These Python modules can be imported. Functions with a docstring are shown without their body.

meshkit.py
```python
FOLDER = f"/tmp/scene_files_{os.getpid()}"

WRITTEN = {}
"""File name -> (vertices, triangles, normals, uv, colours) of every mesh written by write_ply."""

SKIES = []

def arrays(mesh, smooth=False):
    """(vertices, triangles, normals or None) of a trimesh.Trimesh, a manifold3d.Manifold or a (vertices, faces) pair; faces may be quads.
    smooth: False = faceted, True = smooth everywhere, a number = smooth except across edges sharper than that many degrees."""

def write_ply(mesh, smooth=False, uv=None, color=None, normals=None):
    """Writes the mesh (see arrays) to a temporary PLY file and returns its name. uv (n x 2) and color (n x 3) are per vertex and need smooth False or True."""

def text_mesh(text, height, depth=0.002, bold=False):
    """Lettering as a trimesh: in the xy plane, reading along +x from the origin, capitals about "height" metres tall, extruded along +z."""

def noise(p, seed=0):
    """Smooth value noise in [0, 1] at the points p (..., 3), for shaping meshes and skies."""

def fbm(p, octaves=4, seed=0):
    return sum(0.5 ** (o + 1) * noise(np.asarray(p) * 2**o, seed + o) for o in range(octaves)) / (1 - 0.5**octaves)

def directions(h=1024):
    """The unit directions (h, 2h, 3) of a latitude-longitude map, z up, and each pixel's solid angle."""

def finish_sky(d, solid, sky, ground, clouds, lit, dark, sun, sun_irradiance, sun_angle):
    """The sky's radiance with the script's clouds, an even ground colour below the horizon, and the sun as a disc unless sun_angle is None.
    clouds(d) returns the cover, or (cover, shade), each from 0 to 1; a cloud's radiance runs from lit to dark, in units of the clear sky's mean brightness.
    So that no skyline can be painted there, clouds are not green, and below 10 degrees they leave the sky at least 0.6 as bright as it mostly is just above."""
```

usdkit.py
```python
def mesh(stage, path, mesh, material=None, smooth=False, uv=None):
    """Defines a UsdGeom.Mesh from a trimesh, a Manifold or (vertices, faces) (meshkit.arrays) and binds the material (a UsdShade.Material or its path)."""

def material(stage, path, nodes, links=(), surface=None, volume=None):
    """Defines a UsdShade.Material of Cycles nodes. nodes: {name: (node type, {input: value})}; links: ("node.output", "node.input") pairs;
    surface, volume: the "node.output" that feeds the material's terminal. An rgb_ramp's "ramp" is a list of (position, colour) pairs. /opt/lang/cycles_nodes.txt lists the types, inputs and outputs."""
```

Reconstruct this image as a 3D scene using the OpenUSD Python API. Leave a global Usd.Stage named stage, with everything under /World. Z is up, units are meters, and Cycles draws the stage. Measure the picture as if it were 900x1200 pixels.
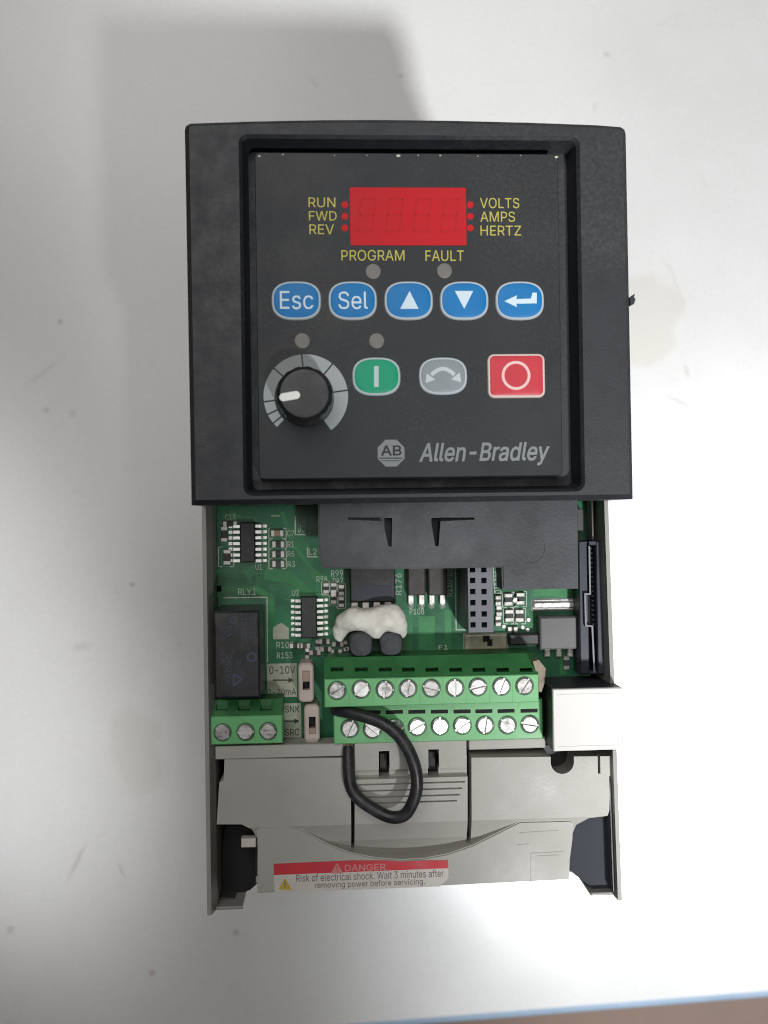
import math, random
import numpy as np, trimesh, usdkit, meshkit
import manifold3d as m3
from shapely.geometry import Polygon, LineString, Point, box as sbox
from shapely import affinity
from pxr import Usd, UsdGeom, UsdLux, UsdShade, Gf, Sdf

stage = Usd.Stage.CreateInMemory()
UsdGeom.SetStageUpAxis(stage, 'Z'); UsdGeom.SetStageMetersPerUnit(stage, 1.0)
UsdGeom.Xform.Define(stage, '/World'); UsdGeom.Scope.Define(stage, '/World/Looks')
random.seed(7); rng = np.random.default_rng(7)
MM = 0.001

# ------------------------------------------------------------------ camera (pose measured from the drive's edges, millimetres)
FPX = 1080.0
ROT = np.array([5.31566e-03, -5.16683e-02, -1.43720e-02]); EYE = np.array([-14.0634, 0.6250, 300.9099])
_a = np.linalg.norm(ROT); _k = ROT / _a
_K = np.array([[0, -_k[2], _k[1]], [_k[2], 0, -_k[0]], [-_k[1], _k[0], 0]])
RM = np.eye(3) + math.sin(_a) * _K + (1 - math.cos(_a)) * _K @ _K
cam = UsdGeom.Camera.Define(stage, '/World/camera')
M4 = np.eye(4); M4[:3, :3] = RM; M4[:3, 3] = EYE * MM
cam.AddTransformOp().Set(Gf.Matrix4d(*M4.T.ravel().tolist()))
cam.CreateFocalLengthAttr(4.0); cam.CreateHorizontalApertureAttr(4.0 * 900 / FPX); cam.CreateVerticalApertureAttr(4.0 * 1200 / FPX)
cam.CreateClippingRangeAttr(Gf.Vec2f(0.01, 20.0))
cam.CreateFStopAttr(2.0); cam.CreateFocusDistanceAttr(0.179)
cam.CreateExposureAttr(0.0)

# ------------------------------------------------------------------ lamps
def look_at(prim, eye, target):
    eye, target = np.array(eye, float), np.array(target, float)
    b = eye - target; b /= np.linalg.norm(b)
    r = np.cross([0, 1, 0.01], b); r /= np.linalg.norm(r); u = np.cross(b, r)
    m = np.eye(4); m[:3, 0], m[:3, 1], m[:3, 2], m[:3, 3] = r, u, b, eye * MM
    prim.AddTransformOp().Set(Gf.Matrix4d(*m.T.ravel().tolist()))

def spot(name, eye, target, radius, power, color, cone=None, soft=0.0):
    l = UsdLux.SphereLight.Define(stage, '/World/' + name)
    l.CreateRadiusAttr(radius * MM); l.CreateIntensityAttr(power); l.CreateNormalizeAttr(True); l.CreateColorAttr(Gf.Vec3f(*color))
    if cone:
        s = UsdLux.ShapingAPI.Apply(l.GetPrim()); s.CreateShapingConeAngleAttr(cone); s.CreateShapingConeSoftnessAttr(soft)
    look_at(l, eye, target)

def area(name, eye, target, w, h, power, color):
    l = UsdLux.RectLight.Define(stage, '/World/' + name)
    l.CreateWidthAttr(w * MM); l.CreateHeightAttr(h * MM); l.CreateIntensityAttr(power); l.CreateNormalizeAttr(True); l.CreateColorAttr(Gf.Vec3f(*color))
    look_at(l, eye, target)

LAMP = np.array([168.0, -305.0, 680.0])
spot('work_lamp', LAMP, (195, 125, 0), 24, 7.2, (0.97, 0.985, 1.0), 22.0, 0.75)
spot('work_lamp_001', LAMP + [34, -6, 0], (128, -108, 0), 24, 7.2, (0.96, 0.98, 1.0), 13.5, 0.9)
spot('side_lamp', (130, -650, 450), (-134, -50, 0), 22, 9.0, (0.98, 0.985, 1.0), 5.0, 1.0)
area('window_panel', (-350, 800, 1100), (0, 0, 0), 600, 600, 0.6, (1.0, 0.985, 0.965))
area('ceiling_panel', (-200, 650, 1900), (0, 0, 0), 1500, 1500, 4.2, (1.0, 0.985, 0.97))

# ------------------------------------------------------------------ helpers
def P(x, y, z):
    """The point (mm) at height z that the photograph shows at pixel x, y."""
    d = RM @ np.array([(x - 450) / FPX, -(y - 600) / FPX, -1.0])
    return EYE + (z - EYE[2]) / d[2] * d
def RC(x0, y0, x1, y1, z):
    """Axis-aligned rectangle (mm) from two corners measured on the photograph at height z: xmin, ymin, xmax, ymax."""
    xm, ym = (x0 + x1) / 2, (y0 + y1) / 2
    return P(x0, ym, z)[0], P(xm, y1, z)[1], P(x1, ym, z)[0], P(xm, y0, z)[1]
def PP(pts, z): return [tuple(P(x, y, z)[:2]) for x, y in pts]

used = {}
def numbered(path):
    n = used.get(path, 0); used[path] = n + 1
    return path if n == 0 else f'{path}_{n:03d}'
def add(name, mesh, mat, parent='/World', smooth=False, label=None, cat=None, group=None, kind=None):
    if isinstance(mesh, list): mesh = trimesh.util.concatenate(mesh)
    v, f, _ = meshkit.arrays(mesh)
    path = numbered(f'{parent}/{name}')
    m = usdkit.mesh(stage, path, trimesh.Trimesh(v * MM, f, process=False), MATS[mat], smooth=smooth)
    for k, x in (('label', label), ('category', cat), ('group', group), ('kind', kind)):
        if x: m.GetPrim().SetCustomDataByKey(k, x)
    return path

def rr(x0, y0, x1, y1, r=0.0, n=4):
    r = min(r, (x1 - x0) / 2 - 1e-6, (y1 - y0) / 2 - 1e-6)
    if r <= 0: return np.array([(x0, y0), (x1, y0), (x1, y1), (x0, y1)], float)
    out = []
    for cx, cy, a0 in ((x1 - r, y0 + r, -90), (x1 - r, y1 - r, 0), (x0 + r, y1 - r, 90), (x0 + r, y0 + r, 180)):
        for k in range(n + 1):
            a = math.radians(a0 + 90 * k / n); out.append((cx + r * math.cos(a), cy + r * math.sin(a)))
    return np.array(out)
def loft(rings):
    """rings: list of (points n x 2, z); star-shaped outlines, closed with fans."""
    n = len(rings[0][0]); v, f = [], []
    for p, z in rings: v += [(a, b, z) for a, b in p]
    for i in range(len(rings) - 1):
        for j in range(n):
            a, b, c, d = i * n + j, i * n + (j + 1) % n, (i + 1) * n + (j + 1) % n, (i + 1) * n + j
            f += [(a, b, c), (a, c, d)]
    for i, flip in ((0, True), (len(rings) - 1, False)):
        p, z = rings[i]; c = len(v); v.append((*np.mean(p, 0), z))
        for j in range(n):
            a, b = i * n + j, i * n + (j + 1) % n
            f.append((c, b, a) if flip else (c, a, b))
    return trimesh.Trimesh(v, f, process=False)
def cbox(x0, y0, x1, y1, z0, z1, c=0.15, r=0.0, n=3):
    """Box with chamfered top edges and, when r > 0, rounded vertical edges."""
    c = min(c, (x1 - x0) * .3, (y1 - y0) * .3)
    return loft([(rr(x0, y0, x1, y1, r, n), z0), (rr(x0, y0, x1, y1, r, n), z1 - c), (rr(x0 + c, y0 + c, x1 - c, y1 - c, max(r - c, 0.02 if r else 0), n), z1)])
def pbox(x0, y0, x1, y1, z0, z1, c=0.15, r=0.0, n=3): return cbox(*RC(x0, y0, x1, y1, z1), z0, z1, c, r, n)
def ell(cx, cy, rx, ry, n=28, p=2.0):
    a = np.linspace(0, 2 * np.pi, n, endpoint=False); c, s = np.cos(a), np.sin(a)
    return np.stack([cx + rx * np.sign(c) * np.abs(c) ** (2 / p), cy + ry * np.sign(s) * np.abs(s) ** (2 / p)], 1)
def ext(poly, z0, z1):
    """Extruded shapely polygon."""
    gs = getattr(poly, 'geoms', [poly]); out = []
    for g in gs:
        m = trimesh.creation.extrude_polygon(g, z1 - z0, engine='earcut'); m.apply_translation([0, 0, z0]); out.append(m)
    return trimesh.util.concatenate(out)
def cs(poly): return m3.CrossSection([np.array(poly, float)], m3.FillRule.NonZero)
def mext(poly, z0, z1): return m3.Manifold.extrude(cs(poly), z1 - z0).translate([0, 0, z0])
def mbox(x0, y0, x1, y1, z0, z1): return m3.Manifold.cube([x1 - x0, y1 - y0, z1 - z0]).translate([x0, y0, z0])
def mhull(a, za, b, zb): return m3.Manifold.hull_points(np.array([(x, y, za) for x, y in a] + [(x, y, zb) for x, y in b], float))
def yz_prism(prof, x0, x1):
    """Prism along x of an outline given as (y, z)."""
    m = ext(Polygon(prof), 0, x1 - x0); v = m.vertices.copy()
    m.vertices = np.stack([v[:, 2] + x0, v[:, 0], v[:, 1]], 1); return m
def sweep(pts, rad, n=12, sub=8):
    from scipy.interpolate import CubicSpline
    pts = np.array(pts, float); t = np.r_[0, np.cumsum(np.linalg.norm(np.diff(pts, axis=0), axis=1))]
    q = CubicSpline(t, pts)(np.linspace(0, t[-1], len(pts) * sub))
    tan = np.gradient(q, axis=0); tan /= np.linalg.norm(tan, axis=1, keepdims=True)
    u = np.cross(tan, [0, 0, 1.0]); u /= np.linalg.norm(u, axis=1, keepdims=True) + 1e-9; w = np.cross(u, tan)
    a = np.linspace(0, 2 * np.pi, n, endpoint=False)
    rings = q[:, None] + rad * (np.cos(a)[None, :, None] * u[:, None] + np.sin(a)[None, :, None] * w[:, None])
    v = rings.reshape(-1, 3).tolist(); f = []
    for i in range(len(q) - 1):
        for j in range(n):
            A, B, C, D = i * n + j, i * n + (j + 1) % n, (i + 1) * n + (j + 1) % n, (i + 1) * n + j
            f += [(A, B, C), (A, C, D)]
    for i, fl in ((0, 1), (len(q) - 1, 0)):
        c = len(v); v.append(q[i].tolist())
        for j in range(n):
            A, B = i * n + j, i * n + (j + 1) % n; f.append((c, B, A) if fl else (c, A, B))
    m = trimesh.Trimesh(v, f, process=False); m.fix_normals(); return m
def text(t, x0, y0, x1, y1, z, bold=False, shear=0.0, rot=0, th=0.05):
    """Lettering fitted into the rectangle measured on the photograph, printed on a surface at height z."""
    m = meshkit.text_mesh(t, 1.0, 1.0, bold)
    v = m.vertices.copy()
    if shear: v[:, 0] += shear * v[:, 1]
    if rot == 90: v[:, :2] = np.stack([-v[:, 1], v[:, 0]], 1)
    if rot == -90: v[:, :2] = np.stack([v[:, 1], -v[:, 0]], 1)
    lo, hi = v.min(0), v.max(0); a, b, c, d = RC(x0, y0, x1, y1, z)
    v[:, 0] = a + (v[:, 0] - lo[0]) / (hi[0] - lo[0]) * (c - a); v[:, 1] = b + (v[:, 1] - lo[1]) / (hi[1] - lo[1]) * (d - b)
    v[:, 2] = z - 0.02 + np.where(v[:, 2] > 0.5, th + 0.02, 0)
    m.vertices = v; return m
def strip(pts, w, z, h=0.05, closed=False):
    """Thin printed line through points given in pixels; w in millimetres."""
    q = PP(pts, z); q = q + [q[0]] if closed else q
    return ext(LineString(q).buffer(w / 2, cap_style=2, join_style=2), z - 0.02, z + h)

# ------------------------------------------------------------------ materials
MATS = {}
def mat(name, col, rough=0.5, metal=0.0, var=0.0, vscale=200, bump=0.0, bscale=900, spec=0.5, coat=0.0, dust=0.0, dustcol=(0.35, 0.33, 0.3), trans=0.0, sss=0.0, dscale=350):
    n = {'p': ('principled_bsdf', {'base_color': col, 'roughness': rough, 'metallic': metal, 'specular_ior_level': spec, 'coat_weight': coat, 'coat_roughness': 0.15, 'transmission_weight': trans, 'subsurface_weight': sss, 'subsurface_scale': 0.001}), 'g': ('geometry', {})}
    L = []; src = None
    if var:
        n['n'] = ('noise_texture', {'scale': vscale, 'detail': 5.0, 'roughness': 0.6}); L.append(('g.position', 'n.vector'))
        lo, hi = [c * (1 - var) for c in col], [min(1, c * (1 + var)) for c in col]
        n['r'] = ('rgb_ramp', {'ramp': [(0.3, lo), (0.7, hi)]}); L.append(('n.fac', 'r.fac')); src = 'r.color'
        n['rr'] = ('map_range', {'from_min': 0.3, 'from_max': 0.7, 'to_min': max(0.03, rough - 0.1), 'to_max': min(1, rough + 0.12)}); L += [('n.fac', 'rr.value'), ('rr.result', 'p.roughness')]
    if dust:
        n['dn'] = ('noise_texture', {'scale': dscale, 'detail': 6.0, 'roughness': 0.7}); n['db'] = ('noise_texture', {'scale': 28.0, 'detail': 3.0})
        n['dm'] = ('math', {'math_type': 'multiply'}); n['dr'] = ('map_range', {'from_min': 0.27, 'from_max': 0.45, 'to_min': 0.0, 'to_max': dust, 'clamp': True})
        n['dx'] = ('mix', {'color1': col, 'color2': dustcol})
        L += [('g.position', 'dn.vector'), ('g.position', 'db.vector'), ('dn.fac', 'dm.value1'), ('db.fac', 'dm.value2'), ('dm.value', 'dr.value'), ('dr.result', 'dx.fac')]
        if src: L.append((src, 'dx.color1'))
        src = 'dx.color'
    if src: L.append((src, 'p.base_color'))
    if bump:
        n['bn'] = ('noise_texture', {'scale': bscale, 'detail': 3.0}); n['b'] = ('bump', {'strength': bump, 'distance': 0.0001})
        L += [('g.position', 'bn.vector'), ('bn.fac', 'b.height'), ('b.normal', 'p.normal')]
    MATS[name] = usdkit.material(stage, '/World/Looks/' + name, n, L, surface='p.BSDF')

mat('cover_black', (0.020, 0.022, 0.026), 0.5, var=0.08, vscale=250, bump=0.35, bscale=2600, dust=0.08, dscale=1200)
mat('panel_black', (0.021, 0.023, 0.026), 0.46, spec=0.35, var=0.2, vscale=90, bump=0.3, bscale=3200, dust=0.2, dustcol=(0.13, 0.12, 0.105), dscale=1500)
mat('shroud_black', (0.042, 0.044, 0.05), 0.42, var=0.25, vscale=70, bump=0.3, bscale=1800, dust=0.4, dustcol=(0.17, 0.17, 0.18), dscale=120)
mat('grey_plastic', (0.40, 0.388, 0.35), 0.5, var=0.07, vscale=60, bump=0.3, bscale=1500, dust=0.2, dustcol=(0.25, 0.22, 0.17))
mat('wall_plastic', (0.30, 0.29, 0.265), 0.5, var=0.1, vscale=60, bump=0.3, bscale=1500)
mat('inside_dark', (0.02, 0.02, 0.022), 0.6, var=0.2)
mat('slot_dark', (0.006, 0.006, 0.007), 0.8)
mat('board_green', (0.010, 0.135, 0.055), 0.35, var=0.35, vscale=160, bump=0.2, bscale=700, dust=0.12, dustcol=(0.12, 0.2, 0.1))
mat('trace_green', (0.024, 0.20, 0.06), 0.35, var=0.2)
mat('terminal_green', (0.15, 0.45, 0.175), 0.4, var=0.1, bump=0.2, dust=0.12, dustcol=(0.3, 0.4, 0.25))
mat('terminal_dark', (0.03, 0.16, 0.045), 0.5, var=0.15)
mat('steel', (0.72, 0.72, 0.70), 0.34, metal=0.85, var=0.2, vscale=500, bump=0.3, bscale=1500)
mat('steel_dull', (0.50, 0.49, 0.47), 0.42, metal=0.8, var=0.3, vscale=700, bump=0.4, bscale=1500)
mat('solder_dull', (0.52, 0.51, 0.47), 0.4, metal=0.6, var=0.3, vscale=1200)
mat('solder', (0.86, 0.85, 0.81), 0.32, metal=0.7, var=0.1, vscale=900, bump=0.15, bscale=1200)
mat('chip_black', (0.026, 0.026, 0.029), 0.5, var=0.2, bump=0.3, bscale=2500, dust=0.15)
mat('chip_brown', (0.060, 0.054, 0.048), 0.55, var=0.2, bump=0.3, dust=0.2)
mat('chip_grey', (0.13, 0.125, 0.125), 0.55, var=0.15, bump=0.3)
mat('relay_black', (0.018, 0.019, 0.023), 0.42, var=0.25, dust=0.12)
mat('relay_print', (0.055, 0.068, 0.10), 0.6)
mat('silk', (0.50, 0.54, 0.44), 0.6, var=0.25, vscale=900)
mat('silk_label', (0.42, 0.44, 0.34), 0.6, var=0.15, vscale=500)
mat('silk_dark', (0.02, 0.035, 0.025), 0.6)
mat('capacitor_tan', (0.36, 0.24, 0.15), 0.5, var=0.1)
mat('fuse_tan', (0.40, 0.38, 0.27), 0.5, var=0.25, vscale=500)
mat('ferrite_grey', (0.055, 0.058, 0.064), 0.7, var=0.4, vscale=900, bump=0.8, bscale=1800)
mat('glue_cream', (0.76, 0.715, 0.64), 0.5, var=0.12, vscale=250, bump=0.3, bscale=500, sss=0.15)
mat('glue_brown', (0.22, 0.16, 0.10), 0.4, var=0.3, vscale=400)
mat('switch_beige', (0.50, 0.42, 0.37), 0.5, var=0.12, dust=0.2, dustcol=(0.25, 0.2, 0.15))
mat('switch_lever', (0.34, 0.24, 0.19), 0.5, var=0.1)
mat('header_grey', (0.15, 0.155, 0.175), 0.55, var=0.12, bump=0.2)
mat('connector_navy', (0.022, 0.026, 0.040), 0.45, var=0.2)
mat('contact_dull', (0.30, 0.29, 0.28), 0.45, metal=0.5)
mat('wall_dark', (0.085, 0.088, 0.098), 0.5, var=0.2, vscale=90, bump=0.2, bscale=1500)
mat('post_dark', (0.055, 0.054, 0.052), 0.5, var=0.25, vscale=120)
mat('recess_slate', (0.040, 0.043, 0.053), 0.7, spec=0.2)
mat('connector_edge', (0.20, 0.21, 0.23), 0.5, var=0.15)
mat('jack_white', (0.74, 0.715, 0.68), 0.5, var=0.03, vscale=80)
mat('jack_dark', (0.03, 0.031, 0.037), 0.5, var=0.2)
mat('wire_black', (0.020, 0.021, 0.024), 0.42, var=0.3, vscale=300, bump=0.2, bscale=600, dust=0.15)
mat('copper', (0.65, 0.36, 0.2), 0.35, metal=0.8)
mat('red_window', (0.50, 0.014, 0.020), 0.5, spec=0.2, var=0.06, vscale=120, bump=0.1, bscale=2500)
mat('red_segment', (0.46, 0.0135, 0.019), 0.5, spec=0.2)
mat('yellow_print', (0.50, 0.44, 0.085), 0.6)
mat('grey_print', (0.20, 0.215, 0.22), 0.55, var=0.08)
mat('lamp_grey', (0.165, 0.155, 0.145), 0.5, var=0.1)
mat('button_rim', (0.42, 0.47, 0.50), 0.45, var=0.05)
mat('button_rim_warm', (0.62, 0.50, 0.46), 0.45, var=0.05)
mat('button_blue', (0.010, 0.17, 0.43), 0.42, spec=0.3, var=0.06, bump=0.1, bscale=2500)
mat('button_green', (0.012, 0.30, 0.16), 0.42, spec=0.3, var=0.06)
mat('button_grey', (0.24, 0.27, 0.28), 0.42, spec=0.3, var=0.06)
mat('button_red', (0.52, 0.045, 0.06), 0.42, spec=0.3, var=0.06)
mat('symbol_pale', (0.60, 0.72, 0.80), 0.5)
mat('symbol_grey', (0.50, 0.54, 0.55), 0.5)
mat('danger_pink', (0.62, 0.22, 0.22), 0.5)
mat('symbol_pink', (0.75, 0.50, 0.48), 0.5)
mat('dial_grey', (0.34, 0.37, 0.375), 0.45, var=0.06)
mat('pointer_white', (0.88, 0.88, 0.84), 0.5)
mat('knob_black', (0.017, 0.017, 0.019), 0.33, var=0.2, bump=0.2, bscale=1500, dust=0.08)
mat('label_white', (0.62, 0.58, 0.53), 0.5, var=0.06, vscale=400)
mat('label_red', (0.60, 0.030, 0.045), 0.5, var=0.08, vscale=300)
mat('label_print', (0.17, 0.145, 0.15), 0.6)
mat('label_yellow', (0.55, 0.40, 0.05), 0.5)
mat('floor_brown', (0.24, 0.165, 0.13), 0.6, var=0.15, vscale=30, bump=0.3, bscale=200)
mat('edge_blue', (0.36, 0.47, 0.60), 0.3, var=0.06, vscale=40, coat=0.3)

def tabletop_material():
    n = {'p': ('principled_bsdf', {'roughness': 0.3, 'specular_ior_level': 0.7}), 'g': ('geometry', {}),
         'n1': ('noise_texture', {'scale': 9.0, 'detail': 6.0, 'roughness': 0.65}), 'r1': ('rgb_ramp', {'ramp': [(0.3, (0.72, 0.715, 0.705)), (0.62, (0.79, 0.787, 0.78))]}),
         'n2': ('noise_texture', {'scale': 60.0, 'detail': 6.0, 'roughness': 0.75, 'distortion': 1.2}), 'r2': ('map_range', {'from_min': 0.63, 'from_max': 0.78, 'to_min': 0.0, 'to_max': 0.35, 'clamp': True}),
         'm2': ('mix', {'color2': (0.42, 0.37, 0.31)}),
         'n3': ('noise_texture', {'scale': 9.0, 'detail': 4.0}), 'rr': ('map_range', {'from_min': 0.3, 'from_max': 0.7, 'to_min': 0.17, 'to_max': 0.28}),
         'wn': ('noise_texture', {'scale': 90.0, 'detail': 4.0}), 'ws': ('vector_math', {'math_type': 'subtract', 'vector2': (0.5, 0.5, 0.5)}), 'wm': ('vector_math', {'math_type': 'scale', 'scale': 0.016}), 'wp': ('vector_math', {'math_type': 'add'}),
         'bn': ('noise_texture', {'scale': 35.0, 'detail': 3.0}), 'b': ('bump', {'strength': 0.12, 'distance': 0.0006})}
    L = [('g.position', 'n1.vector'), ('g.position', 'n2.vector'), ('g.position', 'n3.vector'), ('g.position', 'wn.vector'), ('g.position', 'bn.vector'), ('n1.fac', 'r1.fac'), ('r1.color', 'm2.color1'), ('n2.fac', 'r2.value'), ('r2.result', 'm2.fac'),
         ('n3.fac', 'rr.value'), ('rr.result', 'p.roughness'), ('wn.color', 'ws.vector1'), ('ws.vector', 'wm.vector1'), ('g.position', 'wp.vector1'), ('wm.vector', 'wp.vector2'), ('bn.fac', 'b.height'), ('b.normal', 'p.normal')]
    n['n4'] = ('noise_texture', {'scale': 900.0, 'detail': 3.0, 'roughness': 0.7}); n['r4'] = ('rgb_ramp', {'ramp': [(0.3, (0.90, 0.90, 0.90)), (0.7, (1.0, 1.0, 1.0))]}); n['m4'] = ('mix', {'mix_type': 'multiply', 'fac': 1.0})
    L += [('g.position', 'n4.vector'), ('n4.fac', 'r4.fac'), ('m2.color', 'm4.color1'), ('r4.color', 'm4.color2')]
    src = 'm4.color'
    # stains and scuffs on the paint: pixel, length, width (mm), turn, colour, strength, softness
    marks = [((158, 880), 17, 10, 100, (0.60, 0.57, 0.44), .42, .4), ((752, 372), 17, 15, 60, (0.62, 0.58, 0.49), .5, .2), ((90, 1010), 9, 1.1, 62, (0.40, 0.36, 0.33), .7, .8), ((142, 1022), 4, .8, -70, (0.42, 0.38, 0.35), .7, .8),
             ((70, 376), 1.3, 1.2, 0, (0.3, 0.28, 0.27), .8, .6), ((55, 480), 1.6, 1.3, 0, (0.38, 0.36, 0.34), .8, .7), ((85, 485), 1.8, 1.8, 0, (0.45, 0.43, 0.42), .6, .8), ((155, 685), 1, 1, 0, (0.3, 0.27, 0.24), .8, .6), ((178, 1140), 1.3, 1.3, 0, (0.4, 0.22, 0.17), .8, .6), ((12, 1090), 1.7, 1.7, 0, (0.4, 0.36, 0.33), .7, .6),
             ((277, 1093), 1.5, 1.3, 0, (0.4, 0.36, 0.33), .7, .6), ((809, 991), 2.6, 1.0, 60, (0.42, 0.40, 0.40), .8, .6), ((752, 833), 3, 1.6, 10, (0.52, 0.52, 0.52), .6, .7), ((795, 470), 6, .8, -25, (0.45, 0.43, 0.40), .7, .7), ((804, 435), 3.6, .9, -75, (0.42, 0.40, 0.36), .7, .7), ((711, 64), 1.8, 1.4, 0, (0.45, 0.40, 0.36), .7, .7),
             ((470, 90), .9, .9, 0, (0.3, 0.26, 0.24), .8, .6), ((368, 97), 3.5, .8, -50, (0.45, 0.42, 0.40), .6, .7), ((95, 757), 5, 2, 5, (0.5, 0.47, 0.43), .6, .8), ((50, 437), 10, .8, 35, (0.5, 0.48, 0.46), .7, .8), ((780, 600), 8, .9, 20, (0.55, 0.54, 0.52), .6, .8), ((825, 560), 10, .9, 95, (0.55, 0.54, 0.52), .5, .8), ((790, 330), 14, .8, -70, (0.55, 0.53, 0.50), .5, .8), ((698, 126), 3, .8, 80, (0.48, 0.46, 0.44), .6, .7)]
    for i, (px, a, b, ang, col, k, soft) in enumerate(marks):
        c = P(*px, 0) * MM; big = a > 12
        n[f's{i}'] = ('vector_math', {'math_type': 'subtract', 'vector2': tuple(c)})
        n[f'v{i}'] = ('vector_rotate', {'rotate_type': 'z_axis', 'angle': math.radians(-ang)})
        n[f'd{i}'] = ('vector_math', {'math_type': 'divide', 'vector2': (a * MM, b * MM, 1.0)})
        n[f'l{i}'] = ('vector_math', {'math_type': 'length'})
        n[f'k{i}'] = ('map_range', {'range_type': 'smoothstep', 'from_min': 1.0 - soft, 'from_max': 1.0, 'to_min': k * (.8 if big else .6), 'to_max': 0.0, 'clamp': True})
        n[f'mk{i}'] = ('mix', {'color2': col})
        n[f'w{i}'] = ('vector_math', {'math_type': 'multiply_add', 'vector2': (1.0 if big else .12,) * 3})
        L += [('wm.vector', f'w{i}.vector1'), ('g.position', f'w{i}.vector3'), (f'w{i}.vector', f's{i}.vector1'), (f's{i}.vector', f'v{i}.vector'), (f'v{i}.vector', f'd{i}.vector1'), (f'd{i}.vector', f'l{i}.vector1'), (f'l{i}.value', f'k{i}.value'), (f'k{i}.result', f'mk{i}.fac'), (src, f'mk{i}.color1')]
        src = f'mk{i}.color'
    L.append((src, 'p.base_color'))
    MATS['table_paint'] = usdkit.material(stage, '/World/Looks/table_paint', n, L, surface='p.BSDF')
tabletop_material()

# ------------------------------------------------------------------ the setting
e0, e1 = P(560, 1188, 0), P(900, 1161, 0)
slope = (e1[1] - e0[1]) / (e1[0] - e0[0]); ye = lambda x: e0[1] + (x - e0[0]) * slope
X0, X1, YT = -420.0, 420.0, 420.0
top = add('tabletop', ext(Polygon([(X0, ye(X0)), (X1, ye(X1)), (X1, YT), (X0, YT)]), -14, 0), 'table_paint', kind='structure')
# rounded edging along the front of the white panel
prof = [(-14, 0)] + [(-7.5 + 6.5 * math.sin(a) - 0.5, -0 - 0) for a in ()]
ring = [(0.0, -13.5), (0.0, -0.4)] + [(-3.6 * math.sin(a) - 0.2, -4.0 + 3.6 * math.cos(a)) for a in np.linspace(0, math.pi / 2, 7)] + [(-3.8, -11.0), (-3.0, -13.5)]
em = yz_prism(ring, X0, X1); v = em.vertices.copy(); v[:, 1] += ye(v[:, 0]); em.vertices = v
add('edging', em, 'edge_blue', top, smooth=30)
add('floor', cbox(-900, -900, 900, 700, -60, -42, 0.5), 'floor_brown', kind='structure')

# ------------------------------------------------------------------ the drive
D = '/World/motor_drive'; used[D] = 1
dx = UsdGeom.Xform.Define(stage, D)
dx.GetPrim().SetCustomDataByKey('label', 'motor speed drive with black keypad cover slid up over its green circuit board')
dx.GetPrim().SetCustomDataByKey('category', 'motor drive')
def part(name, mesh, m, parent=D, smooth=False, label=None, kind=None): return add(name, mesh, m, parent, smooth, label, kind=kind)

ZF, ZW, ZB = 136.0, 120.0, 111.0     # keypad face, wall tops, circuit board top

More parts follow.
